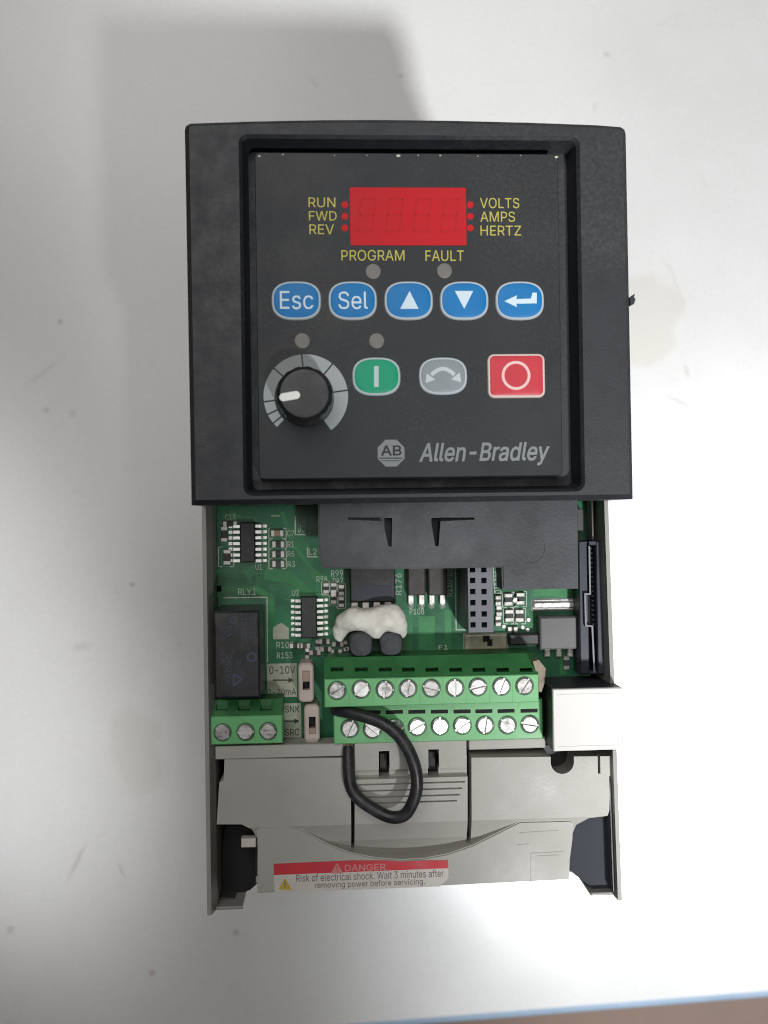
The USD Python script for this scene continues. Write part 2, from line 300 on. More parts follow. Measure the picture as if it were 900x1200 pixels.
# chassis: open housing with grey side walls
xl, yb, yt = -40.3, -76.3, 69.0
xr = lambda y: 40.1 + (3.0 - y) / 78.0 * 1.5
def side(outer0, outer1, th0, th1):
    """Side wall from y = yt down to yb, its top edge narrower than its root."""
    lo, hi = min(outer0, outer1), max(outer0, outer1)
left = mhull([(xl, yb), (xl + 1.7, yb), (xl + 1.7, yt), (xl, yt)], 0, [(xl, yb), (xl + 1.7, yb), (xl + 1.7, yt), (xl, yt)], ZW - 3) + mhull([(xl, yb), (xl + 1.7, yb), (xl + 1.7, yt), (xl, yt)], ZW - 3.001, [(xl + .1, yb), (xl + .9, yb), (xl + .9, yt), (xl + .1, yt)], ZW)
q0, q1 = xr(yb), xr(yt)
right = mhull([(q0, yb), (q0 - 1.1, yb), (q1 - 1.1, yt), (q1, yt)], 0, [(q0, yb), (q0 - 1.1, yb), (q1 - 1.1, yt), (q1, yt)], ZW - 3) + mhull([(q0, yb), (q0 - 1.1, yb), (q1 - 1.1, yt), (q1, yt)], ZW - 3.001, [(q0 - .1, yb), (q0 - .9, yb), (q1 - .9, yt), (q1 - .1, yt)], ZW)
part('side_wall', left, 'wall_plastic'); part('side_wall', right, 'wall_plastic')
part('rear_wall', cbox(xl + 1.71, yt - 2, xr(yt) - 1.71, yt, 0, ZW - 3, .2), 'wall_plastic')
part('heat_sink', [cbox(xl + 1.71, yb + .2, xr(yb) - 3, yt - 2.1, 1, 40, .2)] + [cbox(x, yb + .3, x + 1.6, yt - 2.2, 40.01, 70, .2) for x in np.arange(-37, 36, 6.0)], 'inside_dark')
# recesses and feet at the lower corners
def block(pts, z0, z, m, name):
    q_ = [(min(max(x, xl + 1.71), xr(-75) - 1.12), max(y, yb + .62)) for x, y in PP(pts, z)]
    q_ = q_ if Polygon(q_).exterior.is_ccw else q_[::-1]; q_ = np.array(Polygon(q_).buffer(-.15).buffer(.15, 3).exterior.coords)[:-1]; q_ = q_ if Polygon(q_).exterior.is_ccw else q_[::-1]
    return part(name, mext(q_, z0, z), m)
block([(243, 1052), (284, 1053), (283, 1075), (241, 1076)], 0, 114.5, 'post_dark', 'corner_foot')
block([(264, 968), (301, 967), (303, 1034), (293, 1043), (285, 1052), (283.5, 1075), (247, 1075), (253, 1020), (261, 990)], 0, 111, 'slot_dark', 'recess_floor')
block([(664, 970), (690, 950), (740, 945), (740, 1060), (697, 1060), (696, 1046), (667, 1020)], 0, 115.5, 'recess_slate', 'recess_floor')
for x0, x1, z in ((xl + .02, -33.6, 117.8), (36.0, xr(yb) - .02, 117.5)): part('foot_rim', cbox(x0, yb, x1, yb + .6, 0, z, .2), 'wall_plastic')

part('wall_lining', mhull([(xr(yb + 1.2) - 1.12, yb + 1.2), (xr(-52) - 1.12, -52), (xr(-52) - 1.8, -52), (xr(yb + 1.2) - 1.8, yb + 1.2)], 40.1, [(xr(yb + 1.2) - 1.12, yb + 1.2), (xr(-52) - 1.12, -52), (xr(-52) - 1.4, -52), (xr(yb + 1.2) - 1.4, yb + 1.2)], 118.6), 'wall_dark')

# ---- keypad cover
px_top = [(215.5, 150), (217, 145), (222, 142), (300, 139.5), (380, 138), (450, 137.8), (530, 138.8), (620, 141), (700, 144), (729, 146.2), (733.5, 149), (735.2, 154)]
outline = PP([(743.5, 583)], ZF) + PP(px_top, ZF)[::-1] + PP([(223.5, 592)], ZF)
outline[0] = (outline[0][0], outline[-1][1]); outline = np.array(outline)
sh = Polygon(outline)
ins = lambda d: np.array(sh.buffer(-d, join_style=1).exterior.coords)[:-1]
body = mext(outline, 119.0, ZF - 1.0) + mhull(outline, ZF - 1.001, ins(0.9), ZF)
wx0, wy0, wx1, wy1 = RC(284, 160, 681, 577, ZF)
body = body - mhull(rr(wx0 - .25, wy0 - .25, wx1 + .25, wy1 + .25, 1.6), ZF + .01, rr(wx0 + .3, wy0 + .3, wx1 - .3, wy1 - .3, 1.2), ZF - .6) - mhull(rr(wx0 + .3, wy0 + .3, wx1 - .3, wy1 - .3, 1.2), ZF - .59, rr(wx0 + 1.0, wy0 + 1.0, wx1 - 1.0, wy1 - 1.0, 1.0), ZF - 5)
cover = part('keypad_cover', body, 'cover_black', smooth=25)
bp = PP([(741, 346), (744, 344), (743, 349), (745, 350), (743, 356), (739, 358), (738, 348)], 134)
part('torn_burr', ext(Polygon(bp), 133, 134), 'cover_black', cover)
kx0, ky0, kx1, ky1 = RC(301, 179.5, 656.5, 559.5, 135.4)
ZK = 135.4
kp = part('keypad_panel', loft([(rr(kx0 - .2, ky0 - .2, kx1 + .2, ky1 + .2, .8), 130.5), (rr(kx0, ky0, kx1, ky1, .8), ZK - .15), (rr(kx0 + .12, ky0 + .12, kx1 - .12, ky1 - .12, .7), ZK)]), 'panel_black')
# display
dw = part('display_window', pbox(410, 219.5, 546.5, 287.5, ZK - .05, ZK + .12, .05, .25), 'red_window')
zs = ZK + .12
a, b, c, d = RC(410, 219.5, 546.5, 287.5, zs); W_, H_ = c - a, d - b
for i in range(4):
    cx, cy, w, h, t = a + W_ * (.145 + .237 * i), b + H_ * .52, W_ * .125, H_ * .56, .42
    seg = []
    for (s0, s1) in (((-1, 1), (1, 1)), ((-1, 0), (1, 0)), ((-1, -1), (1, -1)), ((-1, 0), (-1, 1)), ((1, 0), (1, 1)), ((-1, -1), (-1, 0)), ((1, -1), (1, 0))):
        q = np.array([s0, s1], float) * [w / 2, h / 2]; dq = (q[1] - q[0]); dq = dq / np.linalg.norm(dq) * .3
        q = np.array([q[0] + dq, q[1] - dq]); q[:, 0] += .12 * q[:, 1]
        seg.append(ext(LineString(q + [cx, cy]).buffer(t / 2, cap_style=3), zs - .02, zs + .03))
    seg.append(ext(Point(cx + w * .62, cy - h / 2).buffer(.26, 4), zs - .02, zs + .03))
    part('digit', seg, 'red_segment', dw)
for x in (404, 551):
    for y in (240, 253.6, 267): part('status_dot', loft([(ell(*P(x, y, ZK)[:2], .68, .68, 14), ZK - .02), (ell(*P(x, y, ZK)[:2], .6, .6, 14), ZK + .1)]), 'red_window', kp)
for t, r in (('RUN', (361.5, 231.5, 393, 243)), ('FWD', (362, 247.5, 394.5, 258.5)), ('REV', (362.5, 263, 391.5, 274.5)), ('VOLTS', (562.5, 232, 608.5, 244)), ('AMPS', (563, 248, 603.5, 260)), ('HERTZ', (563, 264.5, 610.5, 276)), ('PROGRAM', (400, 293, 474, 305.5)), ('FAULT', (498.5, 293.5, 543.5, 306))):
    part('lettering', text(t, *r, ZK), 'yellow_print', kp)
for x, y in ((437.3, 318), (520.8, 317.3), (354.2, 399.2), (441.3, 399.3)):
    c = P(x, y, ZK); part('indicator_lamp', loft([(ell(c[0], c[1], 1.4, 1.4, 20), ZK - .02), (ell(c[0], c[1], 1.36, 1.36, 20), ZK + .1), (ell(c[0], c[1], 1.15, 1.15, 20), ZK + .2)]), 'lamp_grey', kp, smooth=40)
# buttons
def oval(rect, shrink, p): 
    a, b, c, d = rect; return ell((a + c) / 2, (b + d) / 2, (c - a) / 2 - shrink, (d - b) / 2 - shrink, 40, p)
def button(rect_px, face, rim, symbols, smat, p=2.7, square=False, label=None):
    r = RC(*rect_px, ZK)
    o = (lambda s: rr(r[0] + s, r[1] + s, r[2] - s, r[3] - s, max(1.25 - s, .3), 5)) if square else (lambda s: oval(r, s, p))
    b_ = part('button', loft([(o(0), ZK - .02), (o(.05), ZK + .22), (o(.2), ZK + .36), (o(.45), ZK + .36)]), rim, smooth=40, label=label)
    part('button_face', loft([(o(.42), ZK + .1), (o(.44), ZK + .37), (o(.9), ZK + .5), (o(1.8), ZK + .56)]), face, b_, smooth=40)
    zt = ZK + .55
    for s in symbols: part('symbol', s(zt), smat, b_)
def pol(pts): return lambda z: ext(Polygon(PP(pts, z)), z - .04, z + .05)
button((318, 329.5, 376.5, 375.5), 'button_blue', 'button_rim', [lambda z: text('Esc', 328, 341, 367, 362.5, z)], 'symbol_pale', label='blue oval button reading Esc')
button((384.5, 329.5, 442, 375.5), 'button_blue', 'button_rim', [lambda z: text('Sel', 396.5, 341.5, 431, 362.5, z)], 'symbol_pale', label='blue oval button reading Sel')
button((450, 329.5, 507.5, 375.5), 'button_blue', 'button_rim', [pol([(480, 341), (490.5, 362), (469, 362)])], 'symbol_pale', label='blue oval button with an up triangle')
button((515, 329.5, 572.5, 375.5), 'button_blue', 'button_rim', [pol([(533, 341), (554.5, 341), (544, 362)])], 'symbol_pale', label='blue oval button with a down triangle')
button((580, 329.5, 637.5, 375.5), 'button_blue', 'button_rim', [pol([(591, 353), (606, 346), (605, 350.5), (622, 350), (624, 343), (629, 343), (629, 355.5), (605, 356), (606, 360)])], 'symbol_pale', label='blue oval button with a return arrow')
button((412.5, 418.5, 469.5, 464), 'button_green', 'button_rim', [pol([(438.3, 429), (443.7, 429), (443.7, 453.5), (438.3, 453.5)])], 'symbol_grey', label='green oval start button with an upright bar')
arc = [(503 + 32 * t, 441.5 - 9.5 * math.sin(math.pi * t)) for t in np.linspace(0.08, .92, 11)]
def rev(z):
    q = LineString(PP(arc, z)).buffer(.34, cap_style=2)
    heads = [Polygon(PP(h, z)) for h in ([(498.5, 449), (500, 437.5), (510, 445)], [(540.5, 448), (538.5, 436.5), (528.5, 444.5)])]
    from shapely import union_all
    return ext(union_all([q] + heads), z - .04, z + .05)
button((490.5, 418.5, 547.5, 463), 'button_grey', 'button_rim', [rev], 'symbol_grey', label='grey oval reverse button with a two-headed arrow')
button((571, 414.5, 638.5, 466.5), 'button_red', 'button_rim_warm', [lambda z: ext(Point(*P(604.7, 440, z)[:2]).buffer(2.62, 12).difference(Point(*P(604.7, 440, z)[:2]).buffer(2.12, 12)), z - .04, z + .05)], 'symbol_pink', square=True, label='red square stop button with a circle')
# dial and knob
dc = P(358.5, 464.5, ZK); sc = 165.5 / FPX
def ringpts(r0, r1, a0, a1, n=60):
    A = np.radians(np.linspace(a0, a1, n)); t = np.linspace(0, 1, n)
    rin = r1[0] + (r1[1] - r1[0]) * t
    return [(dc[0] + r0 * sc * math.cos(x), dc[1] + r0 * sc * math.sin(x)) for x in A] + [(dc[0] + rr_ * sc * math.cos(x), dc[1] + rr_ * sc * math.sin(x)) for x, rr_ in zip(A[::-1], rin[::-1])]
ds = part('dial_scale', ext(Polygon(ringpts(49.3, (31, 37.5), -54, 226)), ZK - .02, ZK + .06), 'dial_grey')
for ang in (219, 205, 187, 138, 95, 50, 8):
    x = math.radians(ang); u = np.array([math.cos(x), math.sin(x)])
    part('scale_tick', ext(LineString([dc[:2] + u * 30 * sc, dc[:2] + u * 49.4 * sc]).buffer(.13, cap_style=2), ZK, ZK + .1), 'panel_black', ds)
kc = P(358.5, 468, ZK); A = np.linspace(0, 2 * np.pi, 60, endpoint=False)
circ = lambda r, w=0.0: np.stack([kc[0] + (r + w * np.sign(np.sin(A * 15))) * np.cos(A), kc[1] + (r + w * np.sign(np.sin(A * 15))) * np.sin(A)], 1)
ZN = ZK + 8.0
kn = part('dial_knob', loft([(circ(5.0), ZK - .02), (circ(5.0), ZK + .8), (circ(4.95, .05), ZK + 1.2), (circ(4.75, .05), ZN - .9), (circ(4.6), ZN - .5), (circ(4.1), ZN - .05), (circ(3.4), ZN)]), 'knob_black', smooth=28)
pt = LineString(PP([(332, 465.5), (347, 463)], ZN)).buffer(.68, 6)
part('pointer', ext(pt, ZN - .04, ZN + .05), 'pointer_white', kn)
# emblem and name
oc = P(458.3, 531, ZK); O = lambda r, k=0: [(oc[0] + r * math.cos(math.radians(22.5 + 45 * i)), oc[1] + r * math.sin(math.radians(22.5 + 45 * i))) for i in range(8)]
em_ = part('emblem', ext(Polygon(O(2.62)).buffer(-.3).buffer(.3, 3), ZK - .02, ZK + .05), 'grey_print')
part('lettering', text('AB', 446.5, 522, 470.5, 534, ZK + .05, True), 'panel_black', em_)
part('emblem_line', [strip([(444.5, 537), (472, 537)], .16, ZK + .05), strip([(447, 540), (469.5, 540)], .1, ZK + .05)], 'panel_black', em_)
part('lettering', text('Allen-Bradley', 491, 518.5, 644, 546, ZK, True, .22), 'grey_print', kp)
# dirt caught along the panel's upper edge
for x, y, s in ((304, 183, .3), (331.5, 181, .22), (467, 182.5, .42), (652, 184, .38), (490, 182, .15), (560, 183, .14), (610, 182, .14), (392, 182, .12), (430, 182, .12), (516, 182, .2)):
    c = P(x, y, ZK); m = trimesh.creation.icosphere(1, s); m.vertices *= [.95, .55, .25]; m.vertices *= 1 + .4 * (meshkit.noise(m.vertices * 9 + x)[:, None] - .5); m.apply_translation(c)
    part('dirt_speck', m, 'silk', kp)

# ---- black shroud below the cover
ZS = 128.0
sp = PP([(373, 570), (373, 640), (377, 666), (466, 667), (588, 665), (589, 691), (678, 690), (677, 570)], ZS)
shroud = mext(sp, 121.5, ZS - .3) + mext(np.array(Polygon(sp).buffer(-.3, join_style=2).exterior.coords)[:-1], ZS - .31, ZS)
def tri(pts, depth): return mext(PP(pts, ZS), ZS - depth, ZS + .1)
for pts, dp in (([(448, 607), (459.5, 607), (459, 641), (455, 640)], 4), ([(504.5, 607), (516.5, 607), (514, 640), (510, 640)], 4), ([(408, 606.5), (449, 606.5), (449, 611), (408, 609)], 2.5), ([(515, 606.5), (556, 606.5), (556, 609), (515, 611)], 2.5)):
    shroud -= tri(pts if Polygon(PP(pts, ZS)).exterior.is_ccw else pts[::-1], dp)
cc = P(621, 642, ZS); shroud -= m3.Manifold.cylinder(1, 2.9, 2.9, 32).translate([cc[0], cc[1], ZS - .12])
sroot = part('connector_shroud', shroud, 'shroud_black', smooth=25)
part('slot_floor', cbox(*RC(405, 600, 560, 645, 121.4), 120.6, 121.4, .05), 'slot_dark', sroot)

# ---- circuit board
bx0, bx1 = xl + 1.72, 38.5
by0 = P(450, 875, ZB)[1]
pcb = part('circuit_board', cbox(bx0, by0, bx1, 24, ZB - 1.6, ZB, .1), 'board_green')
def silk(mesh, name='silkscreen_text', m='silk'): return part(name, mesh, m, pcb)
def q(x0, y0, x1, y1, z0, z1, c=.1, r=0.0): return pbox(x0, y0, x1, y1, z0, z1, c, r)
# broad tracks under the green lacquer
for pts, w in (([(310, 672), (338, 676), (362, 700), (362, 700)], 2.6), ([(270, 600), (284, 608), (300, 608)], .8), ([(250, 690), (300, 690), (318, 700), (318, 760)], 1.2), ([(475, 720), (475, 765)], 3.0), ([(500, 722), (500, 764)], 3.4), ([(255, 668), (255, 700)], 1.5), ([(345, 640), (366, 668), (395, 690)], .9), ([(330, 600), (345, 640)], .8), ([(525, 715), (525, 765)], 1.4), ([(660, 770), (660, 790)], 1.5), ([(625, 694), (668, 694)], 1.6)):
    silk(strip(pts, w, ZB, .025), 'track', 'trace_green')
for k in range(34):
    x, y = random.uniform(255, 640), random.uniform(604, 762); n = random.choice((1, 2, 3, 4)); L1, L2 = random.uniform(10, 45), random.uniform(8, 35); sg = random.choice((-1, 1)); vert = random.random() < .5
    for t in range(n):
        o = t * 2.6
        pts = [(x + o, y), (x + o, y + L1), (x + o + sg * 10, y + L1 + 10), (x + o + sg * 10, y + L1 + L2)] if vert else [(x, y + o), (x + L1, y + o), (x + L1 + 8, y + o + sg * 8), (x + L1 + 8 + L2, y + o + sg * 8)]
        pts = [(min(max(a, 252), 676), min(max(b, 600), 768)) for a, b in pts]
        silk(strip(pts, .17, ZB, .02), 'track', 'trace_green')
for _ in range(60):
    x, y = random.uniform(256, 670), random.uniform(600, 765)
    c = P(x, y, ZB); silk(loft([(ell(c[0], c[1], .28, .28, 10), ZB - .01), (ell(c[0], c[1], .26, .26, 10), ZB + .03)]), 'via', 'trace_green')
def gull(name_parent, x, y0, y1, dirn, body_x, zt):
    """One bent lead: flat foot on the board, riser to the body."""
    a, b, c, d = RC(min(x, body_x), y0, max(x, body_x), y1, ZB + .3)
    w = c - a
    prof = [(0, 0), (.45, 0), (.6, .75), (1.05, .8), (1.05, 1.0), (.45, .95), (.3, .22), (0, .22)]
    pts = [((c - t * w) if dirn > 0 else (a + t * w), ZB + .02 + h) for t, h in prof]
    m = ext(Polygon(pts), 0, d - b); v = m.vertices.copy(); m.vertices = np.stack([v[:, 0], v[:, 2] + b, v[:, 1]], 1); m.fix_normals()
    part('lead', m, 'solder', name_parent)
    ax, bx_ = (c - .5 * w, c + .12) if dirn > 0 else (a - .12, a + .5 * w)
    part('solder_joint', loft([(ell((ax + bx_) / 2, (b + d) / 2, (bx_ - ax) / 2, (d - b) / 2 + .02, 10), ZB - .01), (ell((ax + bx_) / 2, (b + d) / 2, (bx_ - ax) / 2 * .8, (d - b) / 2 * .9, 10), ZB + .16), (ell((ax + bx_) / 2, (b + d) / 2, (bx_ - ax) / 2 * .4, (d - b) / 2 * .4, 10), ZB + .26)]), 'solder', name_parent, smooth=40)
def so14(x0, y0, x1, y1, lx, rx, ys_l, ys_r):
    ch = part('chip', q(x0, y0, x1, y1, ZB + .15, ZB + 1.7, .25), 'chip_black')
    for y in ys_r: gull(ch, rx, y - 1.7, y + 1.7, 1, x1, ZB + 1)
    for y in ys_l: gull(ch, lx, y - 1.7, y + 1.7, -1, x0, ZB + 1)
    return ch
so14(281, 612, 299, 659, 268, 312.5, np.linspace(617, 657, 7), np.linspace(616.5, 657, 7))
so14(352.5, 699, 371.5, 748, 341, 384.5, np.linspace(704, 744, 7), np.linspace(703, 743, 7))
def chip2(x0, y0, x1, y1, m='chip_black', vert=False, h=.7, kindname='resistor'):
    """Two-terminal chip component with soldered ends."""
    r = part(kindname, q(x0, y0, x1, y1, ZB + .02, ZB + h, .08), m)
    L_ = (y1 - y0) if vert else (x1 - x0)
    for s in (0, 1):
        if vert: e = (x0 - .5, (y0 - 3 if s == 0 else y1 - 2), x1 + .5, (y0 + 2 if s == 0 else y1 + 3))
        else: e = ((x0 - 3 if s == 0 else x1 - 2), y0 - .5, (x0 + 2 if s == 0 else x1 + 3), y1 + .5)
        part('end_cap', q(*e, ZB + .01, ZB + h + .05, .12), 'solder_dull', r)
    return r
def brackets(x0, y0, x1, y1):
    k = 5
    silk(strip([(x0 + k, y0), (x0 + 1, y0), (x0, y0 + 1), (x0, y1 - 1), (x0 + 1, y1), (x0 + k, y1)], .17, ZB), 'outline'); silk(strip([(x1 - k, y0), (x1 - 1, y0), (x1, y0 + 1), (x1, y1 - 1), (x1 - 1, y1), (x1 - k, y1)], .17, ZB), 'outline')
chip2(320, 621.5, 329.5, 628.5, 'capacitor_tan', h=.9, kindname='capacitor'); brackets(315, 619, 335.5, 631)
for y in (638, 649.5, 661): chip2(321.5, y - 3.5, 330.5, y + 3.5); brackets(315, y - 5.5, 335.5, y + 5.5)
for t, r in (('C7', (336.5, 621.5, 344.5, 628.5)), ('R1', (337, 634.5, 344.5, 641.5)), ('R5', (337, 646, 345, 652.5)), ('R3', (337, 658, 346, 664.5)), ('U1', (299.5, 661, 307, 668)), ('U2', (342, 691, 350.5, 698)), ('R98', (371, 675, 383.5, 682)), ('R99', (388, 668, 402, 676)), ('R97', (390, 677, 402, 684.5)), ('R105', (324, 752, 344, 759.5)), ('R153', (324.5, 764.5, 343, 771.5)), ('P108', (480, 713, 497, 720)), ('RLY1', (279, 689.5, 300, 697)), ('C18', (264, 602.5, 276, 610)), ('F1', (514, 756, 525, 761))):
    silk(text(t, *r, ZB))
for t, r in (('R176', (463.5, 672, 470.5, 697)), ('C3', (523.5, 667, 530, 675)), ('R110', (523.5, 680, 530, 699)), ('D12 R80', (579.5, 669, 587.5, 695))): silk(text(t, *r, ZB, rot=90))
for t, r in (('J5', (349, 611, 357.5, 624)), ('L2', (362, 643, 371, 650))): silk(text(t, *r, ZB))
silk(strip([(346, 605), (346, 626.5), (358, 626.5)], .25, ZB), 'outline'); silk(strip([(360.5, 641.5), (360.5, 652.5), (372, 652.5)], .25, ZB), 'outline')
silk(strip([(318, 604.5), (328, 604.5)], .2, ZB), 'outline'); silk(strip([(462.5, 667), (463, 705)], .15, ZB), 'outline'); silk(strip([(533.5, 665), (534.5, 738), (546, 738)], .2, ZB), 'outline'); silk(strip([(578, 665), (579.5, 695), (606, 696)], .17, ZB), 'outline')
# small parts left of the upper chip and between the chips
chip2(259, 620, 266, 632, vert=True, kindname='resistor'); chip2(262, 647, 270, 659, vert=True, kindname='transistor'); brackets(256, 641, 274, 664); chip2(264, 611, 275, 617)
for x, y in ((382, 690), (391, 690), (400, 692), (391, 702), (400, 706)): chip2(x - 3, y - 4, x + 3, y + 3, 'chip_brown' if x == 391 else 'chip_black', vert=True); brackets(x - 5, y - 8, x + 5, y + 7)
for x, y in ((357, 757), (369, 765), (380, 752), (394, 764), (382, 761), (396, 755), (346, 757)): chip2(x - 4, y - 2.6, x + 4, y + 2.6, 'chip_brown' if x % 2 else 'chip_black')
for x, y in ((360, 766), (372, 756), (405, 757), (407, 764)): chip2(x - 2.2, y - 3.5, x + 2.2, y + 3.5, 'chip_black', vert=True)
silk(ext(Polygon(PP([(320, 749), (320, 736), (325, 732), (330, 730), (334, 733), (338.5, 736), (338.5, 749)], ZB)), ZB - .02, ZB + .05), 'silkscreen_patch', 'silk_label')
# relay
rl = part('relay', pbox(251, 716, 304.5, 818, ZB, 124, .35), 'relay_black')
for t, r in (('250V~', (258, 730, 265, 752)), ('5A', (266, 733, 272, 746)), ('12V DC', (283, 724, 289.5, 752)), ('30V DC', (293, 722, 300, 752)), ('5A', (257.5, 763, 263, 779)), ('250V~', (265, 768, 271.5, 802)), ('TV-3', (276.5, 772, 282, 786))): part('relay_marking', text(t, *r, 124, rot=-90, th=.04), 'relay_print', rl)
cR = P(273.5, 726.5, 124); part('relay_marking', ext(Point(cR[0], cR[1]).buffer(.75, 8).difference(Point(cR[0], cR[1]).buffer(.5, 8)), 123.98, 124.04), 'relay_print', rl)
cR = P(295, 770, 124); part('relay_marking', ext(affinity.scale(Point(cR[0], cR[1]).buffer(1, 8), 1.0, .9).difference(Point(cR[0], cR[1]).buffer(.62, 8)), 123.98, 124.04), 'relay_print', rl)
part('relay_marking', ext(Polygon(PP([(274, 790), (283, 796), (274, 803)], 124)).buffer(.2).difference(Polygon(PP([(274, 790), (283, 796), (274, 803)], 124)).buffer(-.15)), 123.98, 124.04), 'relay_print', rl)
silk(strip([(262, 700.5), (313, 700), (313.5, 776)], .2, ZB), 'outline')
# printed labels with the switch settings
def setting(rect, top_t, rt, arrow, bot_t, rb):
    lb = part('setting_label', q(*rect, ZB - .02, ZB + .05, .01), 'silk_label', pcb)
    silk(text(top_t, *rt, ZB + .05), 'lettering', 'silk_dark'); silk(text(bot_t, *rb, ZB + .05), 'lettering', 'silk_dark')
    x0, x1, y = arrow
    from shapely import union_all
    silk(ext(union_all([LineString(PP([(x0, y), (x1 - 5, y)], ZB + .05)).buffer(.12, cap_style=2), Polygon(PP([(x1 - 6, y - 3.2), (x1, y), (x1 - 6, y + 3.2)], ZB + .05))]), ZB + .03, ZB + .1), 'printed_arrow', 'silk_dark')
setting((313, 777.5, 348, 817), '0-10V', (315.5, 780.5, 346, 789.5), (320, 344, 797), '0-20mA', (309.5 + 4, 807, 347, 814.5))
setting((331.5, 824, 353, 865), 'SNK', (334, 827, 351, 835), (333, 351, 845), 'SRC', (334, 854, 351, 862))
# slide switches
for (x0, y0, x1, y1), (lv, hole) in (((349.5, 777, 367.5, 823), ((354.5, 786, 363, 799), (355.5, 800.5, 362.5, 808.5))), ((356.5, 826, 374.5, 871), ((362, 853, 370, 860), (362, 840, 370, 852)))):
    zt = 116.6; ra, rb, rc_, rd = RC(x0, y0, x1, y1, zt)
    base = m3.Manifold.hull_points(np.array([(x, y, z) for x, y in rr(ra, rb, rc_, rd, .9) for z in (ZB, zt - .3)] + [(x, y, zt) for x, y in rr(ra + .25, rb + .3, rc_ - .25, rd - .3, .7)], float))
    l0 = RC(lv[0], min(lv[1], hole[1]), lv[2], max(lv[3], hole[3]), zt); base -= mbox(*[l0[0], l0[1], l0[2], l0[3]], zt - 1.6, zt + 1)
    sw = part('slide_switch', base, 'switch_beige', smooth=30)
    part('switch_lever', cbox(*RC(*lv, zt - .3), zt - 1.58, zt - .25, .1), 'switch_lever', sw)
    part('switch_well', cbox(l0[0] + .01, l0[1] + .01, l0[2] - .01, l0[3] - .01, zt - 1.62, zt - 1.57, .01), 'slot_dark', sw)
# ---- screws
zsb_ = 118.9
def screw(x, y, r_px, ang, z, parent, deep=True):
    c = P(x, y, z + .35); r = r_px * (301 - z) / FPX
    wl = [m3.Manifold.cylinder(.35, r * .98, r, 28).translate([0, 0, -.1]), m3.Manifold.cylinder(.25, r, r * .82, 28).translate([0, 0, .25])]
    s = wl[0] + wl[1]
    w = .23 if deep else .16
    s -= m3.Manifold.cube([3 * r, 2 * w, 2], True).translate([0, 0, 1.14]).rotate([0, 0, ang])
    s = s.rotate([random.uniform(-4, 4), random.uniform(-4, 4), 0]).translate([c[0], c[1], z + .02])
    part('screw', s, 'steel_dull' if random.random() < .3 or z == zsb_ else 'steel', parent, smooth=30)
    part('screw_hole', loft([(ell(c[0], c[1], r * 1.14, r * 1.14, 24), z - .02), (ell(c[0], c[1], r * 1.12, r * 1.12, 24), z + .015)]), 'terminal_dark', parent)
# ---- main terminal block: two tiers
zu, zl = 122.0, 119.0
U = RC(380, 793, 631.5, 826, zu); Lw = RC(391, 826, 636, 869, zl); Bk = RC(379.5, 770, 627, 793, 120.5)
tb = part('terminal_block', [cbox(U[0], U[1], U[2], U[3], ZB, zu, .18)], 'terminal_green', label='long two-tier green terminal block with eighteen screws')
part('lower_tier', cbox(Lw[0], Lw[1], Lw[2], U[1] - .02, ZB, zl, .18), 'terminal_green', tb)
xs_u = [395, 423.3, 451.3, 478.3, 505.7, 533.3, 560.3, 588, 615]
bk = m3.Manifold.hull_points(np.array([(x, y, z) for x in (U[0], U[2]) for y, z in ((U[3] + .02, ZB), (Bk[3], ZB), (Bk[3], 118.2), (U[3] + .02, zu - .3))], float))
for x in xs_u: cq = P(x, 784, 119.8); bk -= mbox(cq[0] - 1.25, cq[1] - .35, cq[0] + 1.25, cq[1] + .35, 117.5, 125)
part('block_back', bk, 'terminal_dark', tb)
ang_u, ang_l = [32, 40, 82, 80, -14, 88, 12, 68, 54], [65, -40, 60, 30, 88, 35, 80, -42, -10]
ys_u = [809.5, 808, 808.3, 807, 806.8, 806.3, 805.3, 804.6, 804]
for x, y, g, i in zip(xs_u, ys_u, ang_u, range(9)): screw(x, y, 10.2, g, zu, tb, i not in (1,))
xs_l = [410, 436.4, 462.7, 489, 515.8, 542, 568.6, 595, 621.2]; ys_l = [854, 855, 853.5, 852, 851.3, 850.5, 850.2, 850, 849]
for x, y, g, i in zip(xs_l, ys_l, ang_l, range(9)): screw(x, y, 10.2, g, zl, tb, i not in (3, 7))
for i, x in enumerate((411, 436, 462.2, 488.5, 515, 541.5, 567, 593, 620)):
    a, b, c, d = RC(x - 10, 830.2 + (10 - i) * .25, x + 10, 834.6 + (10 - i) * .25, zl)
    part('wire_slot', cbox(a, b, c, d, zl - .02, zl + .02, .005), 'slot_dark', tb)
for i in range(8): 
    x = (xs_u[i] + xs_u[i + 1]) / 2; a, b, c, d = RC(x - .8, 795, x + .8, 824, zu)
    part('tier_rib', cbox(a, b, c, d, zu - .02, zu + .06, .02), 'terminal_green', tb)
part('glue', loft([(np.array(PP([(622, 772), (632, 770), (641, 782), (640, 800), (636, 814), (630, 812), (629, 795)], 121)) , ZB), (np.array(PP([(624, 775), (631, 773), (639, 783), (638, 800), (634, 811), (631, 810), (630, 795)], 121)), 121.3)]), 'glue_brown', tb)
